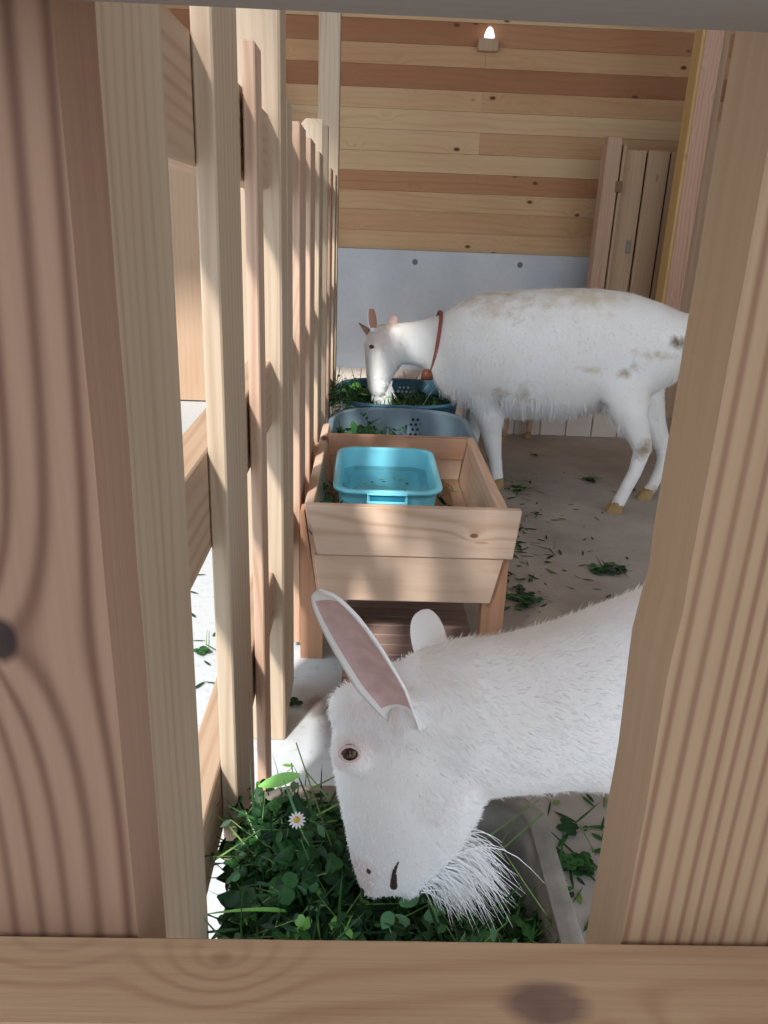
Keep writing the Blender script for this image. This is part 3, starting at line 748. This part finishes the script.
def add_eye(parent, c, r, nrm_):
    bm = bmesh.new(); ball(bm, c, r, 16); e = mesh_obj('eye', bm, M['eye'], parent, c, True)
    bm = bmesh.new(); q = c + nrm_ * r * .80; ball(bm, q, (r * .55, r * .35, r * .3), 10); mesh_obj('pupil', bm, M['pupil'], e, None, True).location = -e.location - parent.location
    return e
def child_fix(o, parent):     # a mesh built in world space, put under a parent chain
    off = Vector()
    p_ = parent
    while p_ is not None: off += p_.location; p_ = p_.parent
    o.parent = parent; o.location = -off; return o

# ---- the near goat: head down in the tub, body to the right behind the board
ngl = Vector((.9, .93, 0))
ng = empty('goat', ngl, 'white goat with pink ears, head lowered into the near tub of greens', 'goat')
bm = bmesh.new()
HY = .71
def hs(v, ul, ur, w_, Y=HY):
    a, b = at(ul, v, Y), at(ur, v, Y); return ((a + b) / 2, (a - b).length / 2, w_, (0, 1, 0))
ring_tube(bm, [hs(676, 362, 442, 0.0273), hs(692, 336, 470, .046, .712), hs(716, 331, 486, 0.0564), hs(745, 331, 494, 0.0610), hs(775, 334, 492, 0.0601), hs(805, 338, 480, 0.0528), hs(832, 342, 462, 0.0428), hs(856, 347, 440, 0.0355), hs(872, 352, 424, 0.0291), hs(882, 360, 412, 0.0200), hs(888, 368, 400, 0.0109)], 28)
# cheek muscle, brow ridge, chin, lips
ball(bm, at(432, 770, HY - .012), (0.0564, 0.0528, 0.0683)); ball(bm, at(352, 752, HY - .040), (0.0237, 0.0200, 0.0237)); ball(bm, at(352, 752, HY + .040), (0.0237, 0.0200, 0.0237))
ball(bm, at(347, 708, HY), (0.0200, 0.0309, 0.0218)); ball(bm, at(374, 873, HY), (0.0209, 0.0282, 0.0237)); ball(bm, at(373, 881, HY), (0.0137, 0.0237, 0.0146)); ball(bm, at(409, 880, HY), (0.0173, 0.0200, 0.0237))
for s_ in (-1, 1): ball(bm, at(404, 712, HY + s_ * .040), (.021, .020, .024))
# neck sweeping right and up into the shoulders
def nk(u, vt, vb, Y, w_): return sect(u, vt, vb, Y, w_)
ring_tube(bm, [nk(385, 690, 745, .71, .041), nk(410, 657, 770, .71, .056), nk(450, 643, 790, .718, .067), nk(500, 642, 784, .735, .074), nk(560, 628, 777, .76, .083), nk(620, 604, 779, .79, .093), nk(680, 576, 790, .82, .108)], 28)
ring_tube(bm, [nk(640, 600, 790, .80, .097), (Vector((.45, .86, .525)), .148, .123, (0, 1, 0)), (Vector((.60, .91, .52)), .18, .155, (0, 1, 0)), (Vector((.80, .93, .525)), .205, .185, (0, 1, 0)), (Vector((1.0, .94, .52)), .21, .195, (0, 1, 0)),
               (Vector((1.18, .94, .54)), .185, .17, (0, 1, 0)), (Vector((1.30, .94, .57)), .14, .125, (0, 1, 0)), (Vector((1.37, .94, .60)), .07, .06, (0, 1, 0))], 28)
for (x, y) in ((.55, .83), (.60, 1.0)):
    tube(bm, [Vector((x + .03, y, .52)), Vector((x, y, .36)), Vector((x, y, .22)), Vector((x + .004, y, .10)), Vector((x, y, .03))], [.085, .048, .030, .022, .024])
for (x, y) in ((1.22, .85), (1.28, 1.03)):
    tube(bm, [Vector((x - .02, y, .52)), Vector((x - .02, y, .40)), Vector((x + .05, y, .27)), Vector((x + .03, y, .14)), Vector((x + .01, y, .03))], [.12, .075, .036, .025, .026])
tube(bm, [Vector((1.36, .94, .64)), Vector((1.43, .94, .66)), Vector((1.47, .94, .62))], [.03, .02, .008])
M['coat_near'] = coat('short_white_hair', srgb(248, 247, 248), srgb(238, 230, 226), [(at(360, 705, HY - .05) - ngl, .05, srgb(232, 196, 190), .5), (at(350, 762, HY - .06) - ngl, .028, srgb(232, 196, 198), .5), (at(362, 885, HY - .03) - ngl, .035, srgb(226, 182, 182), .7), (at(430, 665, HY - .05) - ngl, .07, srgb(226, 204, 192), .45)], (50, 50, 50), .35)
body = mesh_obj('goat_body', remeshed(bm, .0055, 5), M['coat_near'], ng, ngl, True)
bm = bmesh.new()
for p in ((.545, .83), (.595, 1.0), (1.225, .85), (1.285, 1.03)):
    bm = bmesh.new(); hoof(bm, Vector((p[0], p[1], 0))); mesh_obj('hoof', bm, M['hoof'], ng, ngl)
def flow_near(q):
    if q.x > .12 and q.z > .33: return Vector((1, 0, -.35))
    a = Vector((.35, 0, -1)); b = Vector((.9, 0, -.5)); t = max(0, min(1, (q.x - .02) / .14)); return a.lerp(b, t)
M['hair'] = plain('white_hair', srgb(248, 248, 250), .8, .2, 12, srgb(240, 233, 230))
strands('coat', body, ng, M['hair'], 42000, .011, .0009, flow_near, lambda c: c.x < .46 and (c.x > .08 or c.z > .56), .12)
strands('face_coat', body, ng, M['hair'], 16000, .006, .0009, flow_near, lambda c: c.x < .11 and c.z < .58, .10, 9)
# near ear (pink inner side to the viewer), far ear
e = mesh_obj('ear', ear_mesh(at(409, 728, HY - .050), at(317, 592, HY - .11), .027, Vector((-.55, -.75, .35)), cup=.5, t=.004), [M['hair'], M['pink']], ng, ngl, True)
tag(e, 'pink-lined ear raised towards the viewer')
e = mesh_obj('ear', ear_mesh(at(436, 668, HY + .050), at(423, 611, HY + .11), .020, Vector((.1, 1, .1)), cup=.45, t=.004), [M['hair'], M['pink']], ng, ngl, True)
def surf(o, P, off):
    """closest point of a mesh object's surface to world point P"""
    ok, loc, nn, i = o.closest_point_on_mesh(P - off); return loc + off, nn
for s in (-1, 1):
    c, nn = surf(body, at(348, 760, HY + s * .075), ngl)
    r = .0092; c2 = c - nn * r * .45
    bm = bmesh.new(); ball(bm, c2, r, 18); eo = mesh_obj('eye', bm, M['eye'], ng, ngl, True)
    bm = bmesh.new(); a = nn.orthogonal().normalized(); b = nn.cross(a).normalized()
    pts = []
    for k in range(24):
        q = 2 * math.pi * k / 24; pts.append((math.cos(q), math.sin(q)))
    up_ = Vector((0, 0, 1)); b = (up_ - nn * up_.dot(nn)).normalized(); a = b.cross(nn)
    R = []
    for (x, y) in pts:
        cc = c + a * x * .0099 + b * y * .0072 + nn * .0006; ro = (a * x + b * y).normalized()
        R.append([bm.verts.new(cc + (ro * math.cos(w_) + nn * math.sin(w_)) * .0019) for w_ in (0, 1.05, 2.1, 3.14, 4.2, 5.2)])
    for i in range(24):
        for k in range(6): bm.faces.new((R[i][k], R[i][(k + 1) % 6], R[(i + 1) % 24][(k + 1) % 6], R[(i + 1) % 24][k]))
    mesh_obj('eyelid', bm, M['lid'], ng, ngl, True)
# nostrils and mouth line
for s in (-1, 1):
    c, nn = surf(body, at(366, 876, HY + s * .035), ngl)
    bm = bmesh.new(); ball(bm, c - nn * .001, (.0032, .003, .0045), 10); mesh_obj('nostril', bm, M['dark'], ng, ngl, True)
bm = bmesh.new(); pts = [surf(body, at(u, v, HY - .05), ngl)[0] for (u, v) in ((394, 903), (393, 893), (394, 880), (398, 869))]
tube(bm, pts, [.0044, .0036, .0022, .0008], 8); mesh_obj('mouth', bm, M['dark'], ng, ngl, True)
# beard: long strands from the chin swept right
def beard(name, parent, ploc, roots, tips, n, mat, width=.0010, spread=.017, seed=3, sag=.3):
    rnd = random.Random(seed); bm = bmesh.new()
    for _ in range(n):
        t = rnd.random(); i = min(int(t * (len(roots) - 1)), len(roots) - 2); f = t * (len(roots) - 1) - i
        r = roots[i].lerp(roots[i + 1], f) + Vector((rnd.gauss(0, .005), rnd.gauss(0, .008), rnd.gauss(0, .004)))
        e = tips[i].lerp(tips[i + 1], f) + Vector((rnd.gauss(0, spread), rnd.gauss(0, spread), rnd.gauss(0, spread * .8)))
        e = r.lerp(e, rnd.uniform(.55, 1.0)); k = (e - r).length * sag * rnd.uniform(.2, 1.5); prev = None; d = (e - r).normalized(); s = d.cross(Vector((0, -1, .4))).normalized() * width
        for j in range(7):
            q = j / 6; c = r.lerp(e, q) + Vector((0, 0, 1)) * k * math.sin(math.pi * q) * .6; w_ = 1 - q * .85
            row = (bm.verts.new(c - s * w_), bm.verts.new(c + s * w_))
            if prev: bm.faces.new((prev[0], prev[1], row[1], row[0]))
            prev = row
    return mesh_obj(name, bm, mat, parent, ploc, True)
beard('beard', ng, ngl, [at(418, 878, HY), at(440, 862, HY), at(456, 842, HY)], [at(462, 915, HY - .01), at(488, 910, HY), at(508, 872, HY + .02)], 480, M['hair'])

# ---- the far goat with collar, eating from the blue tub
fgl = Vector((.75, 3.2, 0))
fg = empty('goat', fgl, 'white goat with reddish collar and stained flank, standing side-on behind the trough', 'goat')
def gy(u): return 3.36 - (u - 440) / 250 * .28
bm = bmesh.new()
def fs(u, vt, vb, w_): return sect(u, vt, vb, gy(u), w_)
ring_tube(bm, [fs(702, 323, 337, .03), fs(690, 312, 350, .08), fs(668, 299, 382, .14), fs(635, 292, 402, .175), fs(600, 288, 410, .20), (fs(560, 288, 418, .215)), fs(520, 290, 417, .215), fs(490, 291, 412, .195), fs(465, 295, 404, .16), fs(447, 303, 388, .12), fs(437, 312, 374, .09)], 28)
ring_tube(bm, [fs(470, 298, 396, .14), fs(450, 307, 382, .10), fs(434, 317, 371, .075), fs(415, 321, 365, .062), fs(398, 323, 364, .055), fs(384, 325, 362, .05), fs(376, 330, 355, .04)], 24)
def h2(v, ul, ur, w_, Y=3.42):
    a, b = at(ul, v, Y), at(ur, v, Y); return ((a + b) / 2, (a - b).length / 2, w_, (0, 1, 0))
ring_tube(bm, [h2(324, 374, 394, .03), h2(332, 367, 403, .055), h2(345, 364, 407, .065), h2(358, 364, 404, .06), h2(370, 365, 396, .05), h2(380, 366, 391, .042), h2(390, 368, 388, .036), h2(397, 372, 384, .022)], 22)
def legm(pts, rads): tube(bm, [Vector(p) for p in pts], rads, 16)
HN = ground(614, 512); HF = ground(644, 499); FN = ground(497, 487); FFr = Vector((FN.x - .09, FN.y + .22, 0))
legm([at(630, 340, 3.15), at(620, 382, 3.06), at(632, 420, 2.98), at(643, 449, 2.97), at(635, 472, 2.95), at(622, 496, 2.94), (HN.x + .01, HN.y, .03)], [(.11, .08), (.125, .095), (.066, .056), (.038, .034), (.029, .026), (.027, .025), .03])
legm([at(640, 345, 3.22), at(640, 390, 3.22), at(653, 425, 3.2), at(665, 452, 3.2), at(660, 470, 3.16), at(652, 487, 3.14), (HF.x + .01, HF.y, .03)], [(.13, .09), (.10, .07), (.055, .045), (.034, .03), (.026, .026), (.026, .026), .029])
legm([at(482, 345, 3.30), at(484, 385, 3.22), at(489, 412, 3.22), at(492, 438, 3.22), at(495, 458, 3.22), at(497, 474, 3.22), (FN.x, FN.y, .03)], [(.13, .08), (.090, .07), (.060, .052), (.042, .038), (.030, .028), (.027, .026), .030])
legm([at(478, 360, 3.46), (FFr.x + .01, 3.5, .34), (FFr.x, FFr.y, .2), (FFr.x, FFr.y, .1), (FFr.x, FFr.y, .03)], [(.08, .06), (.05, .045), (.036, .034), (.026, .026), .028])
tl = at(694, 322, gy(690)); tube(bm, [tl + Vector((-.03, 0, 0)), tl + Vector((.03, 0, .0)), tl + Vector((.05, 0, -.07)), tl + Vector((.05, 0, -.11))], [.035, .026, .02, .008])
B = lambda u, v: at(u, v, gy(u) - .17) - fgl
brn = srgb(150, 118, 84)
M['coat_far'] = coat('stained_white_hair', srgb(250, 250, 250), srgb(240, 234, 226), [
    (B(490, 300), (.17, .3, .075), srgb(196, 174, 150), .75), (B(590, 296), (.2, .3, .06), srgb(214, 202, 178), .8), (B(622, 373), (.05, .1, .022), brn, .7), (B(636, 366), (.03, .1, .03), brn, .6), (B(658, 356), (.09, .1, .028), srgb(196, 172, 136), .8),
    (B(684, 345), (.045, .2, .035), srgb(110, 92, 66), .9), (B(605, 405), (.03, .1, .03), srgb(150, 140, 130), .7), (B(500, 398), (.035, .1, .05), srgb(168, 146, 120), .8), (B(525, 392), (.05, .1, .06), srgb(190, 176, 156), .7),
    (B(590, 369), (.06, .1, .02), srgb(214, 196, 178), .7), (at(643, 450, 2.94) - fgl, .04, srgb(140, 112, 78), .85), (at(486, 440, 3.26) - fgl, (.03, .05, .06), srgb(120, 104, 80), .8), (at(497, 476, 3.27) - fgl, .04, srgb(150, 134, 110), .7),
    (at(655, 492, 3.1) - fgl, .03, brn, .8), (at(380, 340, 3.38) - fgl, .08, srgb(222, 200, 190), .6), (at(388, 322, 3.40) - fgl, .04, srgb(176, 140, 110), .8)], (30, 30, 30), .5)
fbody = mesh_obj('goat_body', remeshed(bm, .010, 9), M['coat_far'], fg, fgl, True)
bm = bmesh.new()
for p in (HN, HF, FN, FFr):
    bm = bmesh.new(); hoof(bm, Vector((p.x, p.y, 0)), Vector((-1, 0, 0)), 1.2); mesh_obj('hoof', bm, M['hoof'], fg, fgl)
strands('belly_hair', fbody, fg, M['hair'], 5000, .045, .0022, lambda q: Vector((.25, 0, -1)), lambda c: .27 < c.z < .42 and .3 < c.x < 1.0, .25, 11)
strands('coat', fbody, fg, M['coat_far'], 30000, .018, .0020, lambda q: Vector((.5, 0, -1)) if q.z > .35 else Vector((0, 0, -1)), lambda c: c.z > .25, .12, 5)
mesh_obj('ear', ear_mesh(at(374, 332, 3.36), at(371, 307, 3.33), .021, Vector((-.3, -1, 0)), cup=.5, t=.006), [M['hair'], plain('ear_tan', srgb(196, 150, 128), .7)], fg, fgl, True)
mesh_obj('ear', ear_mesh(at(392, 330, 3.47), at(394, 316, 3.54), .022, Vector((0, 1, 0)), cup=.5, t=.006), [M['pink'], M['pink']], fg, fgl, True)
bm = bmesh.new(); tube(bm, [at(371, 334, 3.45), at(365, 329, 3.45), at(359, 323, 3.46)], [.018, .012, .003], 10); mesh_obj('horn', bm, plain('horn_pinkish', srgb(176, 146, 132), .6), fg, fgl, True)
bm = bmesh.new(); c, nn = surf(fbody, at(367, 347, 3.34), fgl); ball(bm, c, (.012, .012, .009), 12); mesh_obj('eye', bm, M['eye'], fg, fgl, True)
beard('beard', fg, fgl, [at(374, 392, 3.42), at(382, 392, 3.42), at(390, 380, 3.42)], [at(374, 402, 3.40), at(384, 406, 3.42), at(391, 402, 3.42)], 260, M['hair'], .003, .012, 8, .05)
# collar and bell
bm = bmesh.new(); a = at(440, 314, gy(438)); b = at(430, 371, gy(438)); c = (a + b) / 2; ax = (a - b).normalized(); r1 = (a - b).length / 2 * 1.10; r2 = .108; n = 40; prev = []
tan = Vector((-ax.z, 0, ax.x)); 
for k in range(n):
    q = 2 * math.pi * k / n; o_ = c + ax * r1 * math.cos(q) + Vector((0, 1, 0)) * r2 * math.sin(q); out_ = (ax * math.cos(q) + Vector((0, 1, 0)) * math.sin(q))
    prev.append([bm.verts.new(o_ + tan * x + out_ * y) for x, y in ((-.007, -.003), (.007, -.003), (.007, .003), (-.007, .003))])
for k in range(n):
    for j in range(4): bm.faces.new((prev[k][j], prev[k][(j + 1) % 4], prev[(k + 1) % n][(j + 1) % 4], prev[(k + 1) % n][j]))
col = mesh_obj('collar', bm, plain('red_brown_strap', srgb(150, 82, 74), .6), fg, fgl, True)
col['label'] = 'reddish brown neck strap'
p = at(427, 374, gy(438) - .06); bm = bmesh.new()
ring_tube(bm, [(p + Vector((0, 0, .02)), .008, .008, (0, 1, 0)), (p + Vector((0, 0, .016)), .018, .018, (0, 1, 0)), (p, .023, .023, (0, 1, 0)), (p - Vector((0, 0, .022)), .026, .026, (0, 1, 0))], 16)
bl = mesh_obj('bell', bm, plain('brown_bell', srgb(112, 66, 48), .45), col, None, True); bl.location = -fgl

# ---- the third goat, behind the far one: only its legs show under the belly
tgl = Vector((.8, 4.06, 0)); tg = empty('goat', tgl, 'tan-legged goat behind the collared one, only its legs showing beneath', 'goat')
bm = bmesh.new()
lx = [ground(500, 436).x, ground(527, 437).x]
ring_tube(bm, [(Vector((.50, 4.06, .46)), .07, .06, (0, 1, 0)), (Vector((.58, 4.06, .42)), .12, .10, (0, 1, 0)), (Vector((.75, 4.06, .40)), .135, .12, (0, 1, 0)), (Vector((.95, 4.06, .41)), .125, .12, (0, 1, 0)), (Vector((1.03, 4.06, .43)), .08, .07, (0, 1, 0))], 20)
ring_tube(bm, [(Vector((.60, 4.06, .44)), .09, .07, (0, 1, 0)), (Vector((.49, 4.06, .50)), .06, .05, (0, 1, 0)), (Vector((.43, 4.06, .52)), .055, .045, (0, 1, 0)), (Vector((.36, 4.06, .47)), .035, .03, (0, 1, 0))], 20)
for (x, y, r) in ((.585, 4.0, 1), (.66, 4.10, 1), (lx[0] + .0, 4.0, 1), (lx[1], 4.09, 1)):
    tube(bm, [Vector((x, y, .36)), Vector((x + .025, y, .24)), Vector((x + .006, y, .12)), Vector((x, y, .03))], [.05, .030, .018, .019], 14)
mesh_obj('goat_body', remeshed(bm, .010, 4), coat('tan_hair', srgb(196, 162, 138), srgb(176, 140, 116), [], (40, 40, 40)), tg, tgl, True)
bm = bmesh.new()
for (x, y) in ((.585, 4.0), (.66, 4.10), (lx[0], 4.0), (lx[1], 4.09)):
    bm = bmesh.new(); hoof(bm, Vector((x, y, 0)), Vector((-1, 0, 0)), .8); mesh_obj('hoof', bm, M['hoof'], tg, tgl)
bm = ear_mesh(Vector((.44, 4.03, .56)), Vector((.47, 3.93, .60)), .02, Vector((0, 0, 1))); mesh_obj('ear', bm, [M['hair'], M['pink']], tg, tgl, True)
bm = ear_mesh(Vector((.44, 4.09, .56)), Vector((.47, 4.19, .60)), .02, Vector((0, 0, 1))); mesh_obj('ear', bm, [M['hair'], M['pink']], tg, tgl, True)
for y in (4.018, 4.102): bm = bmesh.new(); ball(bm, Vector((.40, y, .50)), .009, 10); mesh_obj('eye', bm, M['eye'], tg, tgl, True)
